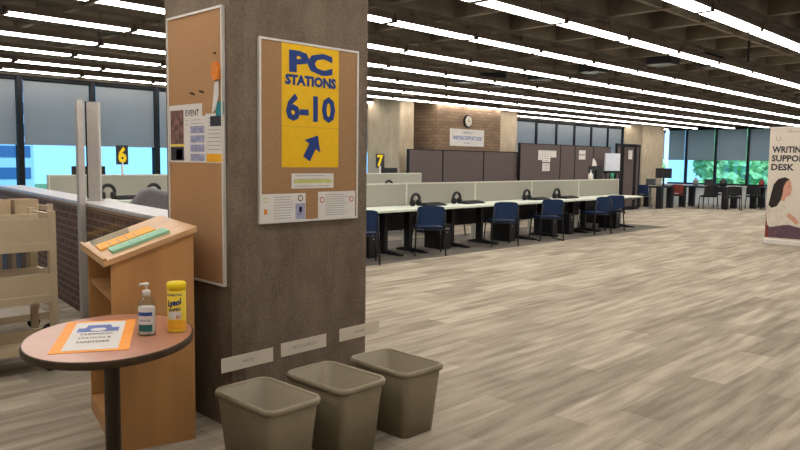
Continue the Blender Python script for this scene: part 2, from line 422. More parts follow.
# black ceiling air vents in a line across the coffers
vp = thing('ceiling_vent', '', 'vent', (0,0,0)); v = mb('black_metal'); v.box(-.16, .16, -.17, .17, 2.88, 3.14, bev=.01); v.build('vent_box', vp)
v = mb('black_metal'); v.box(-.04, .04, -.04, .04, 3.14, 3.36); v.build('duct', vp); seal(vp)
for k, (x, y) in enumerate([(10.05, 8.54-.3), (9.8, 7.40+.3-.25), (10.9, 8.1), (10.5, 6.95), (10.1, 5.75), (9.9, 4.55), (10.6, 4.1)]):
    lab = 'small black box vent hanging in a ceiling coffer above the station desks'
    if k == 0: vp.location = (x, y, 0); vp['label'] = lab; vp['group'] = 'black ceiling vents'
    else: dup(vp, (x, y, 0), 0, lab, 'black ceiling vents')
tag(mb('frame_black').tube([(5.6, 3.14, 3.0), (9.1, 3.14, 3.0), (9.12, 3.14, 2.99), (9.12, 3.14, 2.72)], .012).build('ceiling_pipe'), 'thin dark conduit under the ceiling with a short drop at its end', 'pipe')

# ------------------------------------------------------------------ far pillars
def block(name, x0, x1, y0, y1, m, label, cat, z1=3.36, bev=.01):
    return tag(mb(m).box(x0, x1, y0, y1, 0, z1, bev=bev).build(name), label, cat)
block('concrete_column', 11.43, 11.88, 11.2, 12.25, 'pale_concrete', 'pale beige concrete column by the number 7 sign, left of the brick wall', 'column')
block('brick_column', 12.42, 14.85, 11.0, 12.25, 'tan_brick', 'brown brick block carrying the round clock and the white sign', 'column')
block('concrete_column', 15.25, 16.0, 11.3, 12.25, 'pale_concrete', 'narrow concrete column just right of the brown brick block', 'column')
block('concrete_column', 23.9, 25.6, 11.6, 12.3, 'pale_concrete', 'wide beige concrete column in the far corner behind the dark screens', 'column')
# clock
ck = thing('wall_clock', 'round white wall clock with a dark rim high on the brick block', 'clock', (13.52, 11.0, 2.44))
mb('frame_black').poly([(.15*math.cos(a), .15*math.sin(a)) for a in [2*PI*k/28 for k in range(28)]], .05, basis((0,0,0), (1,0,0), (0,0,1))).build('rim', ck)
mb('clock_face').poly([(.125*math.cos(a), .125*math.sin(a)) for a in [2*PI*k/28 for k in range(28)]], .052, basis((0,0,0), (1,0,0), (0,0,1))).build('face', ck)
m = mb('print_black'); m.box(-.006, .006, -.056, -.053, -.01, .09); m.box(-.006, .05, -.056, -.053, -.008, .008)
for k in range(12):
    a = k*PI/6; m.box(.11*math.cos(a)-.005, .11*math.cos(a)+.005, -.055, -.052, .11*math.sin(a)-.005, .11*math.sin(a)+.005)
m.build('hands', ck)
sg = thing('wall_sign', 'white sign with blue lettering under the clock on the brick block', 'sign', (13.52, 11.0, 2.05))
mb('white_paper').box(-.63, .63, -.03, 0, -.2, .2).build('panel', sg)
for tx, wd_, ht, zz, mm in (('WRITING SUPPORT DESK', 1.1, .095, -.01, 'print_blue'), ('LIBRARY', .4, .05, .12, 'print_grey'), ('Level 1', .25, .045, -.12, 'print_grey')):
    mb(mm).text(tx, wd_, ht, basis((0,-.031,zz), (1,0,0), (0,0,1)), bold=.03).build('lettering', sg)

# ------------------------------------------------------------------ mauve partitions
def partition(name, x0, x1, y, z1, label, group, m='mauve_fabric', z0=.05, fr='frame_black', cat='partition'):
    t = thing(name, label, cat, ((x0+x1)/2, y, 0), 0, group); h = (x1-x0)/2
    mb(m).box(-h+.02, h-.02, -.03, .03, z0, z1-.02).build('fabric_panel', t)
    g = mb(fr); g.box(-h, -h+.02, -.035, .035, 0, z1); g.box(h-.02, h, -.035, .035, 0, z1); g.box(-h+.02, h-.02, -.035, .035, z1-.02, z1); g.build('frame', t)
    return t
for a, b, s_ in ((11.17, 12.28, 'leftmost, behind the back desks'), (12.28, 13.77, 'below the white wall sign'), (13.77, 15.25, 'below the narrow concrete column')):
    partition('office_partition', a, b, 10.7, 1.74, 'low mauve office partition, ' + s_, 'low mauve office partitions')
for a, b, s_ in ((15.12, 17.0, 'with a cluster of white notices'), (17.0, 17.75, 'narrow and bare, between the notices'), (17.75, 18.75, 'with a small pair of notices'), (18.75, 19.75, 'behind the easel board')):
    partition('office_partition', a, b, 10.6, 1.97, 'tall mauve office partition, ' + s_, 'tall mauve office partitions')
def notice(x0, x1, z0, z1, y, label, m='white_paper', lines=5, cat='notice', group=None):
    t = thing('notice', label, cat, ((x0+x1)/2, y, (z0+z1)/2), 0, group); w2, h2 = (x1-x0)/2, (z1-z0)/2
    mb(m).box(-w2, w2, -.004, 0, -h2, h2).build('sheet', t)
    g = mb('print_grey')
    for k in range(lines):
        z = h2*(.75-1.5*k/max(1, lines-1)); g.box(-w2*.75, w2*(.75 if k % 2 else .5), -.006, -.0042, z-h2*.05, z+h2*.05)
    g.build('print', t); return t
notice(15.93, 16.10, 1.55, 1.80, 10.564, 'small white notice, left of the cluster on the tall mauve partition')
notice(16.12, 16.50, 1.50, 1.80, 10.564, 'large white notice in the middle of the cluster on the tall mauve partition')
notice(16.52, 16.78, 1.62, 1.80, 10.564, 'white notice at the top right of the cluster on the tall mauve partition', lines=3)
notice(16.13, 16.30, 1.26, 1.47, 10.564, 'lower left white notice hanging below the partition cluster')
notice(16.32, 16.48, 1.26, 1.47, 10.564, 'lower right white notice hanging below the partition cluster')
notice(17.95, 18.30, 1.72, 1.84, 10.564, 'upper small notice alone on the tall mauve partition', lines=2)
notice(17.95, 18.30, 1.58, 1.70, 10.564, 'lower small notice alone on the tall mauve partition', lines=2)
# easel whiteboard
e = thing('easel_board', 'white paper easel board with black tray before the tall mauve partitions', 'whiteboard', (19.2, 10.2, 0))
mb('whiteboard_white').box(-.42, .42, -.02, .02, 1.27, 1.77).build('board', e)
g = mb('frame_black'); g.box(-.45, .45, -.08, .03, 1.2, 1.265); g.build('tray', e)
for s_ in (-1, 1): mb('frame_black').tube([(s_*.38, 0, 1.22), (s_*.5, -.2, 0)], .015).build('leg', e)
mb('frame_black').tube([(0, .03, 1.22), (0, .3, 0)], .015).build('leg', e)
# folding screens
for k, (a, b, s_) in enumerate(((20.55, 21.2, 'left'), (21.2, 21.9, 'middle'), (21.9, 22.4, 'right'))):
    t = thing('display_screen', 'tall dark framed display screen, %s panel of three at the desk row end' % s_, 'screen', ((a+b)/2, 10.9, 0), (.25, -.25, .15)[k], 'dark display screens')
    h = (b-a)/2 - .02
    g = mb('frame_black'); g.box(-h, -h+.1, -.03, .03, 0, 2.1); g.box(h-.1, h, -.03, .03, 0, 2.1); g.box(-h+.1, h-.1, -.03, .03, 2.0, 2.1); g.box(-h+.1, h-.1, -.03, .03, 0, .12); g.build('frame', t)
    mb('mauve_fabric').box(-h+.1, h-.1, -.015, .015, .12, 2.0).build('fabric_panel', t)
notice(21.42, 21.68, 1.62, 1.9, 10.84, 'white notice pinned on the middle dark display screen')

# ------------------------------------------------------------------ number signs on the back row
def number_sign(x, y, z, txt, label, rz=0, base=1.22):
    t = thing('number_sign', label, 'sign', (x, y, base), rz)
    mb('pump_white').box(-.012, .012, -.012, .012, 0, z-base-.1).build('pole', t)
    mb('print_black').box(-.088, .088, -.01, .01, z-base-.14, z-base+.14).build('plate', t)
    mb('lid_yellow').text(txt, .125, .235, basis((0, -.0105, z-base), (1,0,0), (0,0,1)), bold=.04).build('digit', t)

# ------------------------------------------------------------------ desk rows
for k in range(5):
    a = 6.95 + 1.87*k
    o = partition("desk_partition", a, a+1.87, 8.5, 1.11, 'pale grey-green desk partition, number %d from the pillar, behind the front desk row' % (k+1), 'front row desk partitions', 'partition_fabric', .45, 'partition_cap')
a = 5.02; partition('desk_partition', a, a+1.93, 8.5, 1.11, 'pale grey-green desk partition half hidden behind the concrete pillar', 'front row desk partitions', 'partition_fabric', .45, 'partition_cap')
legs = [6.0, 7.99, 9.63, 11.6, 13.64, 15.73]
cuts = [5.0, 6.9, 8.8, 10.7, 12.7, 14.4, 16.05]
which = ['mostly hidden behind the concrete pillar', 'nearest the concrete pillar', 'second visible from the pillar', 'in the middle of the front row', 'second from the open end of the row', 'at the open end of the front row']
for k in range(6):
    a, b, lx = cuts[k], cuts[k+1], legs[k]; h = (b-a)/2; cx = (a+b)/2
    t = thing('computer_desk', 'long white-topped desk on black feet, ' + which[k], 'desk', (cx, 8.1, 0), 0, 'front row computer desks')
    mb('desk_top').box(-h+.004, h-.004, -.38, .36, .70, .735, bev=.006).build('desktop', t)
    g = mb('black_metal'); g.box(-h+.05, h-.05, .30, .32, .33, .70); g.build('modesty_panel', t)
    for q in ((-1, 1) if k != 5 else (-1,)):
        lx2 = lx - cx if q == -1 else min(h-.25, lx-cx+.95)
        m_ = 'chrome_leg' if k == 5 and q == -1 else 'black_metal'
        g = mb(m_); g.box(lx2-.035, lx2+.035, .0, .12, .05, .70); g.box(lx2-.05, lx2+.05, -.30, .28, .66, .70)
        g.use('black_metal'); g.poly([(-.36,0),(.3,0),(.3,.035),(.12,.07),(0,.07),(-.36,.03)], .06, basis((lx2-.03, 0, .004), (0,1,0), (0,0,1))); g.build('leg', t)
tw = thing('computer_tower', '', 'computer', (0,0,0)); mb('black_plastic').box(-.1, .1, -.22, .22, 0, .43, bev=.008).build('case', tw)
g = mb('print_grey'); g.box(-.05, .05, -.222, -.219, .34, .36); g.box(-.012, .012, -.223, -.219, .28, .30); g.build('drive_slot', tw); seal(tw)
for k, x in enumerate((7.5, 9.22, 11.1, 12.55, 13.2, 15.2)):
    lab = 'black computer tower standing on the dark carpet under the front desk row'
    if k == 0: tw.location = (x, 8.1, .004); tw['label'] = lab; tw['group'] = 'towers under the front desks'
    else: dup(tw, (x, 8.1, .004), 0, lab, 'towers under the front desks')
# headset + keyboard
def make_headset():
    t = thing('headset', '', 'headset', (0,0,0))
    pts = [(.095*math.cos(a), 0, .105+.095*math.sin(a)) for a in [PI*(-.15+1.3*k/14) for k in range(15)]]
    mb('black_plastic').tube(pts, .026).build('headband', t)
    for s_ in (-1, 1):
        mb('black_plastic').lathe([(.035,-.03),(.055,-.02),(.055,.02),(.035,.03)]).build('ear_cup', t)
        o = kids(t)[-1]; o.rotation_euler = (0, PI/2, 0); o.location = (s_*.075, 0, .055)
    return seal(t)
def make_keyboard():
    t = thing('keyboard', '', 'keyboard', (0,0,0))
    mb('black_plastic').poly([(-.09,0),(.09,0),(.09,.035),(-.09,.02)], .5, basis((-.25,0,0), (0,1,0), (0,0,1))).build('body', t)
    g = mb('monitor_back')
    for r in range(4):
        for c_ in range(12): g.box(-.23+c_*.038, -.23+c_*.038+.03, -.07+r*.038, -.07+r*.038+.03, .022+r*.006, .034+r*.006)
    g.build('keys', t); return seal(t)
hs = make_headset(); kb = make_keyboard(); used = [0]
def station(x, y, z, lab, grp):
    h_l = 'black headset resting on %s' % lab; k_l = 'flat black keyboard lying on %s' % lab
    if not used[0]:
        used[0] = 1; hs.location = (x, y+.08, z); hs['label'] = h_l; hs['group'] = 'headsets'; kb.location = (x+.33, y-.02, z); kb['label'] = k_l; kb['group'] = 'keyboards'
    else:
        dup(hs, (x, y+.08, z), 0, h_l, 'headsets'); dup(kb, (x+.33, y-.02, z), 0, k_l, 'keyboards')
station(8.8, 8.15, .735, 'the front desk nearest the pillar', 0)
station(9.87, 8.15, .735, 'the front desk second from the pillar', 0)
station(12.05, 8.15, .735, 'the middle front desk', 0)
station(13.15, 8.15, .735, 'the front desk second from its open end', 0)

# back row of stations (two visible stretches, left and right of the pillar)
for k in range(4):
    a = 3.66 + k*1.87
    partition('desk_partition', a, a+1.87, 10.3, 1.235, 'tall grey-green partition of the back desk row, ' + ('leftmost, beside the brick wall', 'under the number 6 sign', 'hidden behind the pillar', 'under the number 7 sign')[k], 'back row desk partitions', 'partition_fabric', .45, 'partition_cap')
for k in range(4):
    a = 3.66+k*1.87
    t = thing('computer_desk', 'white-topped desk of the back row, ' + ('leftmost, near the brick wall', 'below the number 6 sign', 'hidden behind the pillar', 'below the number 7 sign')[k], 'desk', (a+.935, 9.95, 0), 0, 'back row computer desks')
    mb('desk_top').box(-.93, .93, -.36, .31, .86, .895, bev=.006).build('desktop', t)
    mb('black_metal').box(-.9, .9, .26, .28, .3, .86).build('modesty_panel', t)
    for s_ in (-.8, .8):
        g = mb('black_metal'); g.box(s_-.03, s_+.03, -.05, .07, .04, .86); g.box(s_-.04, s_+.04, -.34, .27, 0, .04); g.build('leg', t)
for k in range(4):
    a = 3.66+k*1.87
    t = thing('computer_desk', 'desk on the window side of the back partitions, ' + ('leftmost', 'under the number 6 sign', 'hidden behind the pillar', 'under the number 7 sign')[k], 'desk', (a+.935, 10.65, 0), 0, 'window side desks')
    mb('desk_top').box(-.93, .93, -.31, .36, .70, .735, bev=.006).build('desktop', t)
    for s_ in (-.8, .8):
        g = mb('black_metal'); g.box(s_-.03, s_+.03, -.05, .07, .04, .70); g.box(s_-.04, s_+.04, -.27, .34, 0, .04); g.build('leg', t)
station(4.35, 9.9, .895, 'the leftmost back desk, seen left of the pillar', 0)
station(5.03, 9.9, .895, 'the back desk below the number 6 sign', 0)
station(9.85, 9.85, .895, 'the back desk below the number 7 sign', 0)
number_sign(4.71, 10.3, 1.52, '6', 'black plate with yellow digit six on a pole, seen between pillar and metal posts', 0, 1.235)
number_sign(9.96, 10.3, 1.48, '7', 'tilted black and yellow digit seven plate by the pale column right of the pillar', -.5, 1.235)
def monitor(x, y, z, rz, w2, zt, label):
    t = thing('monitor', label, 'monitor', (x, y, z), rz, None)
    mb('black_plastic').box(-w2, w2, -.02, .02, zt-.33, zt, bev=.006).build('screen', t)
    g = mb('black_plastic'); g.box(-.03, .03, -.05, -.02, .02, zt-.1); g.build('stand', t)
    mb('black_plastic').box(-.12, .12, -.12, .08, 0, .02, bev=.005).build('base', t)
monitor(4.35, 10.62, .735, 0, .24, .615, 'black monitor peeking over the back partition behind the metal posts')
monitor(10.54, 10.62, .735, 0, .22, .60, 'black monitor peeking over the back partition beside the number 7 sign')
t = thing('computer_desk', 'desk behind the front row partitions carrying a black monitor', 'desk', (15.2, 9.0, 0)); mb('desk_top').box(-1.0, 1.0, -.4, .4, .70, .735, bev=.006).build('desktop', t)
for s_ in (-.9, .9): mb('black_metal').box(s_-.03, s_+.03, -.3, .3, 0, .70).build('leg', t)
monitor(16.1, 9.0, .735, 0, .3, .68, 'black monitor above the front partition in front of the tall mauve partitions')
p = thing('paper_stack', 'white folded papers standing on top of the black monitor', 'paper', (16.05, 9.0, 1.415), .2)
mb('white_paper').poly([(-.16,0),(.16,0),(.05,.12),(-.12,.18)], .02, basis((0,.01,0), (1,0,0), (0,0,1))).build('sheet', p)
mb('print_red').poly([(-.1,.16),(.16,.02),(.2,.05),(-.06,.2)], .008, basis((0,.02,.0), (1,0,0), (0,0,1))).build('red_cover', p)
p = thing('spray_bottle', 'small white bottle standing on the partition edge near the monitor', 'bottle', (15.0, 8.5, 1.11))
mb('pump_white').lathe([(.05,0),(.055,.01),(.055,.12),(.02,.15),(.02,.17)], n=16).build('body', p); mb('print_grey').lathe([(.022,.17),(.022,.21),(.012,.22)], n=12).build('cap', p)

# ------------------------------------------------------------------ chairs
def make_chair(name, label, m, sled=False, leg='black_metal'):
    t = thing(name, label, 'chair')
    # facing +Y ; backrest at -Y
    g = mb(m); g.box(-.22, .22, -.20, .24, .43, .465, bev=.014); g.build('seat', t)
    g = MB().use(m); N = 8; rows = []
    for j in range(6):
        z = .50 + .295*j/5; row = []
        for i in range(N+1):
            u = -1+2*i/N; wdt = .225*(1-.10*(j/5)**3 - .06*((5-j)/5)**2)
            row.append((u*wdt, -.235 - .03*(j/5) + .035*u*u, z - (.02*u**4 if j == 5 else 0)))
        rows.append(row)
    fr = [[g.bm.verts.new(p) for p in r] for r in rows]; bk = [[g.bm.verts.new((p[0], p[1]-.022, p[2])) for p in r] for r in rows]
    for j in range(5):
        for i in range(N):
            g.face([fr[j][i], fr[j][i+1], fr[j+1][i+1], fr[j+1][i]]); g.face([bk[j][i+1], bk[j][i], bk[j+1][i], bk[j+1][i+1]])
    for i in range(N):
        g.face([fr[0][i+1], fr[0][i], bk[0][i], bk[0][i+1]]); g.face([fr[5][i], fr[5][i+1], bk[5][i+1], bk[5][i]])
    for j in range(5):
        g.face([fr[j][0], fr[j+1][0], bk[j+1][0], bk[j][0]]); g.face([fr[j+1][N], fr[j][N], bk[j][N], bk[j+1][N]])
    g.build('backrest', t, smooth=False)
    r = .0125
    for s_ in (-1, 1):
        x = s_*.225
        mb(leg).tube([(x, .20, .43), (x*1.08, .25, r)], r).build('leg', t)
        mb(leg).tube([(x*.93, -.26, .70), (x, -.2, .44), (x*1.08, -.24, r)], r).build('leg', t)
        if sled: mb(leg).tube([(x*1.08, .26, r), (x*1.08, -.25, r)], r).build('runner', t)
    g = mb(leg); g.tube([(-.225, -.19, .415), (.225, -.19, .415), (.225, .19, .415), (-.225, .19, .415), (-.225, -.19, .415)], r*.8)
    g.build('seat_frame', t); return seal(t)
c0 = make_chair('stacking_chair', 'blue stacking chair half hidden by the concrete pillar at the front desks', 'chair_blue')
c0.location = (6.95, 7.56, .004); c0.rotation_euler = (0,0,-.65); c0['group'] = 'blue chairs at the front desks'
c1 = make_chair('stacking_chair', 'blue sled-base chair, third from the open end of the front desks', 'chair_blue', True)
c1.location = (11.85, 7.62, .004); c1.rotation_euler = (0,0,-.55); c1['group'] = 'blue chairs at the front desks'
for x, y, rz, src, s_ in ((8.43, 7.60, -.68, c0, 'second from the pillar, nearest fully visible'), (10.36, 7.60, -.62, c0, 'third from the pillar, in the row middle'),
                          (13.68, 7.62, -.25, c0, 'second from the open end of the front desks'), (14.62, 7.8, -.5, c0, 'last before the open end of the front desks')):
    dup(src, (x, y, .004), rz, 'blue chair at the front desks, ' + s_, 'blue chairs at the front desks')
dup(c0, (4.42, 9.3, .004), 0, 'blue chair in the back row below the number 6 sign', 'blue chairs in the back row')
dup(c0, (3.72, 9.1, 0), .2, 'blue chair in the back row half hidden by the metal posts', 'blue chairs in the back row')
dup(c0, (8.0, 9.25, .004), PI, 'blue chair on the far side of the front desks, near the pillar', 'chairs on the far side')
dup(c0, (10.9, 9.3, .004), PI, 'blue chair on the far side of the front desks, middle', 'chairs on the far side')

# ------------------------------------------------------------------ far right tables
def big_table(x0, x1, y0, y1, label, legs_):
    t = thing('study_table', label, 'table', ((x0+x1)/2, (y0+y1)/2, 0)); hx, hy = (x1-x0)/2, (y1-y0)/2
    mb('black_metal').box(-hx, hx, -hy, hy, .69, .74, bev=.01).build('tabletop', t)
    for lx, ly in legs_: mb('black_metal').box(lx*hx-.09, lx*hx+.09, ly*hy-.09, ly*hy+.09, 0, .69).build('leg', t)
L4 = [(-.8,-.85),(-.8,.85),(.8,-.85),(.8,.85)]
big_table(24.7, 25.7, 8.9, 10.6, 'dark study table before the right windows, between the red chair and banner', L4)
big_table(26.1, 27.1, 7.3, 8.7, 'dark study table nearest the roll-up banner at the right windows', L4)
big_table(23.0, 24.0, 10.45, 11.4, 'dark study table beside the corner column with a monitor on it', L4)
monitor(23.5, 10.6, .74, -1.0, .26, .6, 'black monitor on the dark table beside the corner column')
ch = make_chair('stacking_chair', 'dark red upholstered chair at the study table in front of the right windows', 'chair_red'); ch.location = (24.3, 10.5, 0); ch.rotation_euler = (0,0,-1.0)
cb = make_chair('stacking_chair', 'black chair at the middle of the dark study table facing the right windows', 'black_plastic'); cb.location = (24.35, 9.4, 0); cb.rotation_euler = (0,0,-.9)
dup(cb, (24.3, 8.6, 0), -1.1, 'black chair at the banner end of the middle study table', 'black study chairs')
dup(cb, (26.05, 9.9, 0), PI/2, 'black chair on the window side of the middle study table', 'black study chairs')
dup(cb, (25.8, 7.7, 0), -PI/2, 'black chair at the study table nearest the banner', 'black study chairs')
dup(cb, (25.8, 8.4, 0), -PI/2, 'black chair at the left end of the table nearest the banner', 'black study chairs')
cg = make_chair('stacking_chair', 'grey-legged blue chair at the left end of the corner study table', 'chair_blue', leg='chrome_leg'); cg.location = (22.7, 10.9, 0); cg.rotation_euler = (0,0,-1.3)
dup(cg, (23.5, 11.72, 0), PI, 'grey-legged blue chair behind the study table beside the corner column', 'corner blue chairs')
# bags and laptops on those tables
def bag(x, y, z, s_, m, label):
    t = thing('backpack', label, 'bag', (x, y, z)); g = MB().use(m)
    g.lathe([(.02,0),(.13,.01),(.15,.08),(.13,.18),(.06,.25),(.01,.26)], n=14, sx=s_, sy=.7*s_); g.build('body', t, smooth=True)
    mb('black_plastic').tube([(-.04,0,.24),(-.03,0,.29),(.03,0,.29),(.04,0,.24)], .008).build('handle', t)
bag(25.3, 9.3, .74, 1.2, 'black_plastic', 'black backpack on the middle study table by the right windows')
bag(26.6, 8.0, .74, 1.4, 'black_plastic', 'black backpack on the study table nearest the banner')
bag(26.5, 8.45, .74, .9, 'chair_red', 'dark red bag on the study table nearest the banner')
bag(25.2, 10.2, .74, .9, 'grey_upholstery', 'grey bag on the study table next to the red chair')
def laptop(x, y, rz, label):
    t = thing('laptop', label, 'laptop', (x, y, .74), rz); mb('aluminium').box(-.16, .16, -.11, .11, 0, .02, bev=.004).build('keyboard_deck', t)
    mb('screen_dark').poly([(0,.02),(.012,.02),(.06,.24),(.048,.24)], .32, basis((-.16,.1,0), (0,1,0), (0,0,1))).build('screen', t)
laptop(25.1, 9.75, -PI/2, 'open laptop on the middle study table by the right windows')
laptop(23.4, 11.0, -1.2, 'open laptop on the study table beside the corner column')

# ------------------------------------------------------------------ roll-up banner, faces -X
bn = thing('rollup_banner', 'beige roll-up banner with dark lettering and a printed seated woman', 'banner', (14.75, 4.18, 0))
u, v_ = (0,-1,0), (0,0,1)
mb('banner_print').box(-.002, .002, -.42, .42, .09, 2.19).build('printed_sheet', bn)
g = mb('pump_white'); g.box(-.07, .07, -.43, .43, 0, .085, bev=.01); g.build('base', bn)
mb('pump_white').box(-.012, .012, -.43, .43, 2.19, 2.215).build('top_rail', bn)
mb('chrome_leg').tube([(.03, 0, .08), (.02, 0, 2.2)], .01).build('pole', bn)
def BP(y, z): return basis((-.0025, -y, z), u, v_)     # y: offset to the right as read
yl = -.37
for tx, wd, z in (('WRITING', .60, 1.79), ('SUPPORT', .66, 1.625), ('DESK', .40, 1.46)): mb('print_black').text(tx, wd, .125, BP(yl+wd/2, z), bold=.035).build('lettering', bn)
mb('print_grey').text('library help', .45, .06, BP(.12, 2.12)).build('lettering', bn)
g = mb('print_grey')
g.poly([(.05*math.cos(a), .05*math.sin(a)) for a in [PI*.75+1.5*PI*k/20 for k in range(21)]]+[(.035*math.cos(a), .035*math.sin(a)) for a in [PI*.75+1.5*PI*k/20 for k in range(20,-1,-1)]], .001, BP(-.27, 2.0))
g.build('logo', bn)
# printed picture: seated woman, hair, blouse, chair back, laptop
SH = lambda P_: [(max(x*.92-.14, -.415), .12+(y-.12)*.97) for x, y in P_]
g = mb('plum')
g.poly(SH([(-.40,.12),(.38,.12),(.38,.34),(.1,.40),(-.15,.34),(-.40,.36)]), .0010, BP(0, 0))
g.use('chair_red').poly(SH([(-.41,.30),(-.30,.12),(-.22,.12),(-.27,.42),(-.34,.72),(-.39,.62)]), .0014, BP(0, 0))
g.use('blouse').poly(SH([(-.34,.72),(-.26,.86),(-.12,.92),(.02,.90),(.12,.78),(.16,.60),(.26,.50),(.30,.40),(.05,.38),(-.22,.32),(-.28,.45)]), .0018, BP(0, 0))
g.use('skin').poly(SH([(-.05,.86),(-.04,1.0),(-.02,1.2),(.06,1.28),(.14,1.24),(.16,1.12),(.18,1.07),(.15,1.04),(.14,.96),(.06,.92),(.04,.84)]), .0022, BP(0, 0))
g.poly(SH([(.14,.62),(.26,.54),(.34,.44),(.28,.40),(.16,.50),(.08,.56)]), .0022, BP(0, 0))
g.use('hair').poly(SH([(-.26,.76),(-.22,.98),(-.18,1.16),(-.10,1.27),(.02,1.31),(.12,1.27),(.05,1.22),(.01,1.12),(0,1.0),(-.03,.86),(-.1,.74),(-.2,.70)]), .0028, BP(0, 0))
g.use('hair').poly(SH([(.10,1.135),(.13,1.14),(.13,1.125),(.10,1.12)]), .003, BP(0, 0))
g.use('print_red').poly(SH([(.12,1.01),(.155,1.01),(.15,.995),(.12,.995)]), .003, BP(0, 0))
g.build('printed_woman', bn)

# ------------------------------------------------------------------ main concrete pillar
pl = MB().use('pillar_concrete'); ch_ = .055
pts = [(2.13+ch_, 3.3), (3.075, 3.3), (3.085, 3.31), (3.085, 4.05), (2.13, 4.05), (2.13, 3.3+ch_)]
pl.poly(pts, 3.36, Matrix.Identity(4))
tag(pl.build('concrete_pillar'), 'massive rough brown concrete pillar carrying the cork boards in the foreground', 'pillar')

def board(name, label, M, w2, h2, m, th=.02, fw=.012):
    """M frame: x right, y up, z out of the wall; origin at the board centre on the wall"""
    t = bpy.data.objects.new(name, None); COL.objects.link(t); tag(t, label, 'notice board'); t.matrix_world = M
    I = Matrix.Identity(4)
    mb(m).box(-w2+fw, w2-fw, -h2+fw, h2-fw, 0, th-.006).build('cork_panel', t)
    g = mb('board_frame')
    g.box(-w2, -w2+fw, -h2, h2, 0, th); g.box(w2-fw, w2, -h2, h2, 0, th); g.box(-w2+fw, w2-fw, -h2, -h2+fw, 0, th); g.box(-w2+fw, w2-fw, h2-fw, h2, 0, th); g.build('frame', t)
    return t
def flat(name, label, cat, M, group=None):
    t = bpy.data.objects.new(name, None); COL.objects.link(t); tag(t, label, cat, group); t.matrix_world = M; return t
# front board: X 2.27..2.98, z 1.14..2.15 on y=3.3
FB = lambda x, z, d=0: basis((x, 3.3-d, z), (1,0,0), (0,0,1))
board('cork_board', 'white-framed cork board with the yellow stations sign on the front of the pillar', FB(2.625, 1.645), .36, .505, 'cork')
s = flat('stations_sign', 'tall yellow sign reading PC STATIONS 6-10 with an arrow', 'sign', FB(2.622, 1.795, .0142))
for z0, z1 in ((.115, .345), (-.115, .115), (-.345, -.115)):
    mb('yellow_paper').box(-.207, .207, z0+.001, z1-.0005, 0, .0012).build('sheet', s)
I = lambda x, y, z=.0013: Matrix.Translation((x, y, z))
g = mb('navy'); g.text('PC', .315, .125, I(0, .247), bold=.055)
g.build('lettering', s)
g = mb('navy'); g.text('STATIONS', .37, .06, I(0, .145), bold=.06); g.build('lettering', s)
g = mb('navy'); g.text('6-10', .36, .155, I(0, -.008), bold=.04); g.build('lettering', s)
ar = [(-.028,-.075),(.028,-.075),(.028,.01),(.068,.01),(0,.085),(-.068,.01),(-.028,.01)]
mb('navy').poly(ar, .0012, I(.005, -.232, .0012) @ Matrix.Rotation(-.55, 4, 'Z')).build('arrow', s)
def paper(label, M, w2, h2, lines, m='white_paper', icons=(), extra=(), name='notice'):
    t = flat(name, label, 'notice', M)
    mb(m).box(-w2, w2, -h2, h2, 0, .0012).build('sheet', t)
    g = mb('print_grey'); x0, x1, y0, y1, n_ = lines
    rn = random.Random(label)
    for k in range(n_):
        y = y1-(y1-y0)*k/max(1, n_-1); g.box(x0, x1-rn.random()*.25*(x1-x0), y-.0022, y+.0012, .0012, .0018)
    g.build('print', t)
    for (x, y, r, mm) in icons:
        mb(mm).poly([(x+r*math.cos(a), y+r*math.sin(a)) for a in [2*PI*k/16 for k in range(16)]]+[], .0008, I(0,0,.0012)).build('symbol', t)
        mb(m).poly([(x+r*.7*math.cos(a), y+r*.7*math.sin(a)) for a in [2*PI*k/16 for k in range(16)]], .0009, I(0,0,.0013)).build('symbol_centre', t)
    for (x0, x1, y0, y1, mm) in extra: mb(mm).box(x0, x1, y0, y1, .0012, .002).build('print_block', t)
    return t
paper('small white slip with green highlighted lines under the yellow sign', FB(2.637, 1.373, .0146), .155, .043, (-.13, .13, -.03, .03, 4), extra=((-.14, .14, -.012, .006, 'print_yellow_green'),), name='notice')
paper('white notice with coloured hygiene pictures, lower left of the front board', FB(2.43, 1.225, .0142), .152, .078, (-.07, .075, -.06, .06, 9), icons=((-.125, .045, .016, 'print_yellow_green'), (.115, .05, .018, 'print_black')),
      extra=((-.135, -.115, -.035, -.005, 'print_orange'), (.08, .148, -.07, .02, 'print_lilac'), (.105, .125, -.03, .0, 'print_blue')))
paper('white notice with two red prohibition circles, lower right of the front board', FB(2.82, 1.23, .0142), .145, .078, (-.09, .09, -.06, .06, 10), icons=((-.115, .03, .018, 'print_red'), (.115, .03, .018, 'print_red')))

# left board on x=2.13: y 3.41..3.99 z .79...2.30 ; as read, x right = -Y
LB = lambda y, z, d=0: basis((2.13-d, y, z), (0,-1,0), (0,0,1))
board('cork_board', 'tall plain cork board on the left side of the pillar', LB(3.70, 1.55), .30, .755, 'cork_light')
t = paper('poster with a dark photograph and large heading on the left cork board', LB(3.80, 1.635, .0142), .185, .165, (.0, .17, .05, .075, 2), extra=((-.17, -.02, -.06, .135, 'print_photo'), (-.17, -.02, -.155, -.075, 'print_black'), (-.11, -.04, -.15, -.09, 'cream_paper'), (-.18, -.01, -.072, -.062, 'lid_yellow')), name='poster')
mb('print_black').text('EVENT', .15, .035, I(.08, .115)).build('heading', t)
t = paper('poster of four lilac picture panels in the middle of the left cork board', LB(3.665, 1.60, .0162), .095, .13, (-.07, .07, .09, .11, 2), extra=[(-.075, .075, .035-.052*k, .075-.052*k, 'print_lilac') for k in range(4)], name='poster')
t = paper('white leaflet with a yellow foot at the right edge of the left cork board', LB(3.485, 1.605, .0142), .095, .135, (-.07, .07, -.06, .11, 9), extra=((-.09, .09, -.13, -.085, 'can_orange'),), name='leaflet')
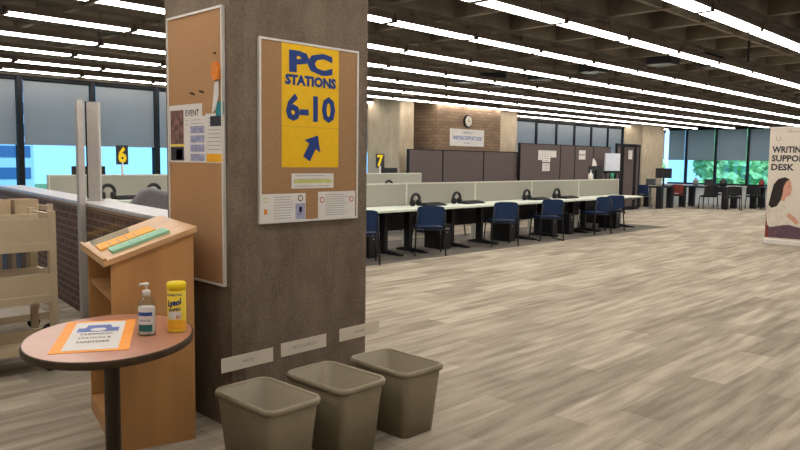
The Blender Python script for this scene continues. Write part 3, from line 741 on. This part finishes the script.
# hanging lanyard with teal card
t = flat('lanyard', 'orange and white lanyard with a teal card hanging above the leaflet', 'lanyard', LB(3.47, 1.86, .0145))
mb('print_orange').poly([(-.03,.14),(.0,.155),(.035,.12),(.03,.06),(-.01,.05),(-.035,.08)], .02, I(.02,0,0)).build('tassel', t)
mb('white_paper').poly([(.0,.07),(.035,.07),(.035,-.03),(.0,-.1),(-.035,-.12),(-.02,-.04)], .003, I(0,0,.003)).build('strap', t)
mb('print_teal').box(.0, .075, -.135, -.06, .0, .003).build('card', t)
mb('print_black').box(-.06, .07, -.19, -.135, .0, .002).build('holder', t)
for k, (y, z) in enumerate(((3.72, 1.86), (3.70, 1.855), (3.62, 1.865), (3.6, 1.86), (3.47, 2.06))):
    o = flat('push_pin', 'small dark push pin in the left cork board', 'pin', LB(y, z, .014), 'push pins on the left board')
    mb('table_edge').lathe([(.005,0),(.006,.004),(.004,.008),(.006,.014)], n=10).build('head', o)

# paper labels on the pillar above the bins
for x, z, tx, lw, lab in ((2.195, .392, 'WASTE', .07, 'paper label taped low on the pillar, leftmost of three above the bins'),
                     (2.585, .407, 'RECYCLABLES', .17, 'paper label taped low on the pillar, middle of three above the bins'),
                     (3.025, .42, 'PAPER', .09, 'paper label at the pillar corner, above the rightmost bin')):
    o = flat('bin_label', lab, 'label', FB(x, z, .0005) @ Matrix.Rotation(.012, 4, 'Z'))
    mb('cream_paper').box(-.168, .168, -.04, .04, 0, .0012).build('sheet', o)
    mb('print_grey').text(tx, lw, .018, I(0, 0)).build('lettering', o)

# ------------------------------------------------------------------ bins
def rrect(hx, hy, r, n=5):
    out = []
    for cx, cy, a0 in ((hx-r, hy-r, 0), (-hx+r, hy-r, PI/2), (-hx+r, -hy+r, PI), (hx-r, -hy+r, 1.5*PI)):
        out += [(cx+r*math.cos(a0+PI/2*k/n), cy+r*math.sin(a0+PI/2*k/n)) for k in range(n+1)]
    return out
def make_bin(label, loc):
    t = thing('waste_bin', label, 'bin', loc, 0, None); H = .38
    g = MB().use('bin_plastic'); rings = []
    for hx, hy, z, r in ((.12,.19,0,.04), (.15,.225,H-.03,.05), (.15,.225,H-.012,.05)):
        rings.append([g.bm.verts.new((x, y, z)) for x, y in rrect(hx, hy, r)])
    inner = [(.144,.219,H-.012,.048), (.116,.186,.006,.04)]
    for hx, hy, z, r in inner: rings.append([g.bm.verts.new((x, y, z)) for x, y in rrect(hx, hy, r)])
    for A, B in zip(rings, rings[1:]):
        for k in range(len(A)):
            q = g.face([A[k], A[(k+1)%len(A)], B[(k+1)%len(A)], B[k]]); q.smooth = True
    g.face(rings[0][::-1]); g.face(rings[-1]); g.build('body', t, recalc=True)
    g = MB().use('bin_plastic'); rr = []
    for hx, hy, z, r in ((.151,.226,H-.03,.05),(.162,.237,H-.032,.058),(.164,.239,H-.012,.06),(.158,.233,H,.056),(.146,.221,H-.004,.05),(.144,.219,H-.018,.048)):
        rr.append([g.bm.verts.new((x, y, z)) for x, y in rrect(hx, hy, r)])
    for A, B in zip(rr, rr[1:]):
        for k in range(len(A)):
            q = g.face([A[k], A[(k+1)%len(A)], B[(k+1)%len(A)], B[k]]); q.smooth = True
    g.build('rim', t)
    g = mb('bin_plastic'); g.box(-.06, .06, .222, .231, H-.09, H-.06, bev=.003); g.build('handle', t)
    return seal(t)
b0 = make_bin('taupe plastic waste bin at the right corner of the pillar', (2.83, 2.78, 0)); b0['group'] = 'waste bins'
dup(b0, (2.40, 2.80, 0), .03, 'taupe plastic waste bin, middle one below the pillar label', 'waste bins')
dup(b0, (1.97, 2.80, 0), .02, 'taupe plastic waste bin, leftmost, beside the wooden lectern', 'waste bins')

# ------------------------------------------------------------------ lectern
lt = thing('lectern', 'light oak lectern with a sloped top and open shelf against the pillar', 'lectern', (1.50, 3.475, 0), -math.radians(14.2))
W, D = .775, .432   # width along local y, depth along local x ; low edge at x=0
zl, zh = .99, 1.139
def zt(x): return zl + (zh-zl)*x/D
M = basis((0,0,0), (1,0,0), (0,0,1))       # profile in local x/z, extruded along -y
def prof(x0, x1, z0, off, y0, y1, m, name, b):
    g = mb(m); g.poly([(x0, z0), (x1, z0), (x1, zt(x1)-off), (x0, zt(x0)-off)], y1-y0, basis((0, y1, 0), (1,0,0), (0,0,1))); g.build(name, b)
prof(.02, D-.005, 0, .03, 0.005, .027, 'oak', 'side_panel', lt)
prof(.02, D-.005, 0, .03, W-.027, W-.005, 'oak', 'side_panel', lt)
mb('oak').box(D-.024, D-.005, .027, W-.027, 0, zh-.035).build('back_panel', lt)
mb('oak_inside').box(.03, D-.024, .027, W-.027, .765, .785).build('shelf', lt)
mb('oak_inside').box(.03, D-.024, .027, W-.027, .40, .42).build('shelf', lt)
mb('oak').box(.02, D-.024, .027, W-.027, .0, .09).build('plinth', lt)
g = mb('oak_top'); g.poly([(-.015, zt(-.015)-.028), (D+.01, zt(D+.01)-.028), (D+.01, zt(D+.01)), (-.015, zt(-.015))], W+.02, basis((0, W+.01, 0), (1,0,0), (0,0,1))); g.build('top', lt)
g = mb('oak'); g.poly([(-.015, zt(-.015)), (-.001, zt(-.001)), (-.003, zt(-.003)+.012), (-.018, zt(-.018)+.012)], W+.02, basis((0, W+.01, 0), (1,0,0), (0,0,1))); g.build('book_stop', lt)
LM = Matrix.Translation((1.50, 3.475, 0)) @ Matrix.Rotation(-math.radians(14.2), 4, 'Z')
slope = math.atan2(zh-zl, D)
def on_lectern(x, y, lift=.001): return LM @ Matrix.Translation((x, y, zt(x)+lift)) @ Matrix.Rotation(-slope, 4, 'Y')
def stack(name, x, y, sx, sy, m, label, rz=0, h=.012, lines=True):
    o = flat(name, label, 'paper', on_lectern(x, y) @ Matrix.Rotation(rz, 4, 'Z'))
    mb(m).box(-sx/2, sx/2, -sy/2, sy/2, 0, h).build('sheets', o)
    if lines:
        g = mb('print_grey')
        for k in range(4): g.box(-sx*.3+k*sx*.15, -sx*.3+k*sx*.15+.004, -sy*.4, sy*.3, h, h+.0006)
        g.build('print', o)
stack('paper_stack', .19, .17, .30, .15, 'green_sheet', 'stack of pale green leaflets on the sloped lectern top', -.03, .014)
stack('paper_stack', .165, .40, .30, .20, 'yellow_sheet', 'stack of orange-yellow leaflets on the sloped lectern top', -.03, .010)
o = flat('acrylic_tray', 'clear acrylic leaflet tray at the far low corner of the lectern', 'tray', on_lectern(.12, .62))
mb('clear_plastic').box(-.1, .1, -.08, .08, 0, .003).build('base', o)
g = mb('clear_plastic'); g.box(-.1, -.097, -.08, .08, .003, .04); g.box(.097, .1, -.08, .08, .003, .04); g.build('side_wall', o)
g = mb('clear_plastic'); g.box(-.097, .097, .077, .08, .003, .06); g.build('back_wall', o)

# ------------------------------------------------------------------ round table
TC = Vector((1.316, 3.023, 0)); ta = math.atan2(.812, .584)
tb = thing('side_table', 'low oval-round side table with a pinkish laminate top and dark edge', 'table', TC)
A_, B_ = .430, .340
g = mb('pink_laminate'); g.lathe([(1,.712),(1,.73)], n=64, sx=A_-.006, sy=B_-.006, rot=ta); g.build('tabletop', tb)
g = MB().use('table_edge'); rr = []
for off, z in ((-.006,.729),(0,.730),(.002,.724),(.002,.702),(-.002,.698),(-.012,.698),(-.012,.7118),(-.006,.7118)):
    rr.append([g.bm.verts.new(((A_+off)*math.cos(a)*math.cos(ta)-(B_+off)*math.sin(a)*math.sin(ta), (A_+off)*math.cos(a)*math.sin(ta)+(B_+off)*math.sin(a)*math.cos(ta), z)) for a in [2*PI*k/64 for k in range(64)]])
for P_, Q_ in zip(rr, rr[1:]):
    for k in range(64): q = g.face([P_[k], P_[(k+1)%64], Q_[(k+1)%64], Q_[k]]); q.smooth = True
g.build('edge_band', tb)
mb('table_column').lathe([(.033,.03),(.033,.69),(.10,.70),(.10,.711)], n=24).build('column', tb)
for k in range(4):
    a = PI/4 + k*PI/2; mb('table_column').tube([(.02*math.cos(a), .02*math.sin(a), .05), (.28*math.cos(a), .28*math.sin(a), .018)], [.025, .015]).build('foot', tb)
# sign lying on the table
pu = Vector((.88,-.475,0)).normalized(); pv = Vector((.475,.88,0)).normalized()
PM = Matrix((pu, pv, Vector((0,0,1)))).transposed().to_4x4(); PM.translation = Vector((1.268, 3.06, .7305))
s = flat('table_sign', 'orange-bordered printed sign lying on the pinkish table top', 'sign', PM)
mb('orange_folder').box(-.148, .148, -.285, .285, 0, .0015).build('folder', s)
mb('white_paper').box(-.105, .105, -.255, .25, .0015, .0026).build('sheet', s)
g = mb('print_blue'); g.poly([(-.085,.055),(.085,.055),(.085,.13),(.055,.13),(.045,.185),(-.05,.185),(-.055,.13),(-.085,.13)], .0006, I(0,0,.0026)); g.build('picture', s)
g = mb('white_paper'); g.poly([(.03*math.cos(a)*1.1, .095+.03*math.sin(a)) for a in [2*PI*k/20 for k in range(20)]], .0005, I(0,0,.0032))
g.build('picture_centre', s)
for tx, yy in (('CLEANING', .01), ('STATION &', -.06), ('SANITIZER', -.13)): mb('print_black').text(tx, .13, .032, I(0, yy, .0026), bold=.01).build('lettering', s)
# sanitizer bottle
sn = thing('sanitizer_bottle', 'clear pump bottle of hand sanitizer with a white pump on the table', 'bottle', (1.43, 2.92, .7305), math.radians(-45))
mb('clear_plastic').lathe([(.034,0),(.038,.006),(.038,.135),(.034,.152),(.016,.170),(.013,.178)], n=24, sy=.75).build('bottle_body', sn)
mb('pump_white').lathe([(.0335,.004),(.036,.008),(.036,.12),(.033,.125)], n=24, sy=.72).build('gel', sn)
mb('pump_white').lathe([(.017,.172),(.0175,.193),(.012,.197),(.005,.198),(.005,.216),(.012,.218),(.012,.226),(.006,.229)], n=18).build('pump', sn)
mb('pump_white').tube([(0,0,.222),(-.025,0,.222),(-.032,0,.212)], [.006,.005,.004]).build('spout', sn)
def wrap(r, sy=1.0, z0=0, a0=-PI/2, lean=0):
    def f_(c):
        a = a0 + c.x/r; return Vector(((r+c.z)*math.cos(a), (r*sy+c.z)*math.sin(a), z0 + c.y + lean*c.x))
    return f_
def band(mname, r, sy, z0, z1, half, name, parent, a0=-PI/2, th=.0006):
    g = MB().use(mname); n_ = 12; R1 = []
    for z in (z0, z1): R1.append([g.bm.verts.new(((r+th)*math.cos(a0-half+2*half*k/n_), (r*sy+th)*math.sin(a0-half+2*half*k/n_), z)) for k in range(n_+1)])
    for k in range(n_): q = g.face([R1[0][k], R1[0][k+1], R1[1][k+1], R1[1][k]]); q.smooth = True
    return g.build(name, parent, recalc=False)
band('white_paper', .038, .75, .02, .125, .95, 'label', sn)
band('label_green', .038, .75, .020, .050, .85, 'label_band', sn, th=.0012)
band('label_blue', .038, .75, .088, .104, .85, 'label_band', sn, th=.0012)
g = mb('label_blue'); g.text('HAND SANITIZER', .05, .009, None, thick=.0012, warp=wrap(.038, .75, .068)); g.build('lettering', sn)
# wipes canister
cn = thing('wipes_canister', 'yellow canister of disinfecting wipes on the right side of the table', 'canister', (1.56, 2.90, .7305), math.radians(-45))
mb('can_yellow').lathe([(.038,0),(.0405,.004),(.0405,.185),(.039,.188)], n=32).build('canister_body', cn)
mb('lid_yellow').lathe([(.0415,.186),(.042,.212),(.038,.220),(.02,.222)], n=32).build('lid', cn)
band('can_orange', .0405, 1, .014, .055, 1.5, 'label_foot', cn)
for tx, a_, b_, zz, ln, mm, bo in (('DISINFECTING', .07, .010, .168, 0, 'navy', .02), ('Lysol', .060, .036, .130, .18, 'navy', .05), ('WIPES', .055, .014, .102, .12, 'navy', .03), ('80', .02, .016, .07, 0, 'print_orange', .02)):
    mb(mm).text(tx, a_, b_, None, thick=.0015, warp=wrap(.0405, 1, zz, a0=-PI/2+(.45 if tx == '80' else 0), lean=ln), bold=bo).build('lettering', cn)
band('white_paper', .0405, 1, .060, .094, .75, 'label_panel', cn, th=.0004)

# ------------------------------------------------------------------ brick half wall and metal posts
wd = Vector((.13, 1, 0)).normalized(); wn = Vector((wd.y, -wd.x, 0))
WM = Matrix((wn, wd, Vector((0,0,1)))).transposed().to_4x4(); WM.translation = Vector((2.70-.13*2.6, 4.1, 0))
bw = bpy.data.objects.new('brick_half_wall', None); COL.objects.link(bw); tag(bw, 'low dark red brick wall with a pale stone cap behind the lectern', 'wall'); bw.matrix_world = WM
mb('red_brick').box(0, .28, 0, 6.9, 0, 1.02).build('brickwork', bw)
mb('oak').box(-.006, .286, 0, 6.9, 1.02, 1.045).build('wood_strip', bw)
mb('cap_stone').box(-.02, .30, 0, 6.9, 1.045, 1.075, bev=.006).build('cap', bw)
g = mb('aluminium'); g.box(-.028, .028, -.028, .028, 0, 2.0)
tag(g.build('metal_post', loc=(2.64, 6.62, 0)), 'slim aluminium post standing on the floor against the brick wall', 'post')
g = mb('aluminium'); g.box(-.055, .055, -.03, .03, 0, .93, bev=.006); g.box(-.065, .065, -.04, .04, 0, .012)
g.use('frame_black').box(-.068, -.056, -.025, .025, .02, .93)
o = g.build('metal_post', loc=(2.86, 6.84, 1.0755)); o.rotation_euler = (0,0,-PI/4); tag(o, 'wide flat aluminium post standing on the cap of the brick wall', 'post')
# lounge chair behind the wall
ac = thing('lounge_chair', 'grey upholstered lounge chair whose back shows above the brick wall', 'chair', (3.92, 7.85, 0), math.radians(160))
g = MB().use('grey_upholstery'); N = 14
ring = lambda r0, r1, z0, z1: None
outl = [(-.38,.0),(-.36,.45),(-.30,.92),(-.18,1.10),(0,1.14),(.18,1.10),(.30,.92),(.36,.45),(.38,.0)]
g.poly([(x, z+.0) for x, z in [(-.44,.30),(-.44,.90),(-.40,1.02),(-.28,1.08),(-.05,1.14),(.06,1.17),(.14,1.15),(.30,.96),(.38,.80),(.40,.30)]], .12, basis((0,.34,0), (1,0,0), (0,.15,1)))
o = g.build('backrest', ac); md = o.modifiers.new('b', 'BEVEL'); md.width = .04; md.segments = 3
mb('grey_upholstery').box(-.40, .40, -.36, .30, .28, .44, bev=.04).build('seat', ac)
for s_ in (-1, 1): mb('grey_upholstery').box(s_*.45-.05, s_*.45+.05, -.34, .30, .28, .62, bev=.03).build('armrest', ac)
for sx in (-1, 1):
    for sy in (-1, 1): mb('chrome_leg').tube([(sx*.28, sy*.28, .28), (sx*.3, sy*.3, .012)], .015).build('leg', ac)

# ------------------------------------------------------------------ book trucks
def book_truck(x1, y, wd_, label, zs, h, depth=.42):
    t = thing('book_truck', label, 'book cart', (x1-wd_/2, y+depth/2, 0)); hw = wd_/2; hd = depth/2
    for s_ in (-1, 1):
        for q in (-1, 1):
            mb('cart_metal').box(s_*(hw-.0225)-.0225, s_*(hw-.0225)+.0225, q*(hd-.018)-.018, q*(hd-.018)+.018, .12, h).build('post', t)
            g = mb('black_plastic'); g.lathe([(.02,-.012),(.05,-.012),(.05,.012),(.02,.012)], n=16)
            o = g.build('caster', t); o.rotation_euler = (PI/2, 0, 0); o.location = (s_*(hw-.05), q*(hd-.03), .05)
        mb('cart_metal').box(s_*(hw-.012)-.01, s_*(hw-.012)+.01, -hd+.036, hd-.036, h-.06, h-.02).build('handle', t)
    for z0, zp in zs:
        g = mb('cart_metal'); g.box(-hw+.045, hw-.045, -hd, hd, z0, z0+.02, ); g.box(-hw+.045, hw-.045, -hd-.006, -hd+.012, z0-.02, z0+.035); g.build('shelf', t)
        if zp > .05: g = mb('cart_metal'); g.box(-hw+.045, hw-.045, -.01, .01, z0+.02, z0+zp); g.build('divider', t)
        if zp > .12: g = mb('cart_metal'); g.box(-hw+.045, hw-.045, -hd+.002, -hd+.012, z0+.035, z0+zp-.02); g.build('side_panel', t)
    return t
book_truck(1.875, 5.15, .95, 'beige metal book truck with panelled shelves, nearest at the left edge', ((.87, .22), (.51, .20), (.17, .1)), 1.12)
book_truck(2.24, 6.2, .95, 'beige metal book truck standing behind the nearer one at the left', ((.95, .04), (.54, .04), (.17, .04)), 1.10)
x = 1.40
for k in range(20):
    th = random.uniform(.022, .04); hb = random.uniform(.16, .2)
    if x + th > 2.14: break
    t = thing('book', 'dark-spined book in the row on the rear truck middle shelf', 'book', (x+th/2, 6.305, .5605), 0, 'books on the rear truck')
    mb(('book_a','book_b','book_c')[k % 3]).box(-th/2+.001, th/2-.001, -.07, .07, 0, hb).build('cover', t)
    mb('cream_paper').box(-th/2+.003, th/2-.003, -.066, .068, hb, hb+.001).build('pages', t)
    x += th + .001
for i, (x0, x1) in enumerate(((1.50, 1.93), (1.96, 2.14))):
    t = thing('wooden_box', 'pale wooden box on the rear book truck, ' + ('left one', 'right one')[i], 'box', ((x0+x1)/2, 6.33, .9705)); h = (x1-x0)/2
    g = mb('pale_wood'); g.box(-h, h, -.09, -.075, 0, .17); g.box(-h, h, .075, .09, 0, .17); g.box(-h, -h+.015, -.075, .075, 0, .17); g.box(h-.015, h, -.075, .075, 0, .17); g.build('walls', t)
    mb('oak_inside').box(-h+.015, h-.015, -.075, .075, 0, .012).build('bottom', t)

# pieces of a part hang under that part
SUB = {'hands': ('face',), 'lettering': ('sheet', 'plate', 'panel', 'printed_sheet', 'canister_body', 'label'), 'heading': ('sheet',), 'digit': ('plate',),
       'arrow': ('sheet',), 'symbol': ('sheet',), 'symbol_centre': ('sheet',), 'print_block': ('sheet',), 'logo': ('printed_sheet',), 'printed_woman': ('printed_sheet',),
       'label_band': ('label',), 'label_panel': ('canister_body',), 'label_foot': ('canister_body',), 'spout': ('pump',), 'book_stop': ('top',), 'picture': ('sheet',),
       'picture_centre': ('sheet',), 'tray': ('board',), 'edge_band': ('tabletop',), }
base_of = lambda o: o.name.split('.')[0]
fam = {}
for o in COL.objects:
    if o.parent is not None: fam.setdefault(o.parent.name, []).append(o)
for pn, ch_list in fam.items():
    if bpy.data.objects[pn].parent is not None: continue
    for o in ch_list:
        want = SUB.get(base_of(o), ())
        cand = [c_ for c_ in ch_list if base_of(c_) in want and c_ is not o and c_.location.length < 1e-6]
        if not cand: continue
        mid = lambda q: sum((Vector(b_) for b_ in q.bound_box), Vector())/8
        o.parent = min(cand, key=lambda c_: (want.index(base_of(c_)), (mid(c_)-mid(o)).length))
for o in list(COL.objects):
    if '_k' in o.keys(): del o['_k']
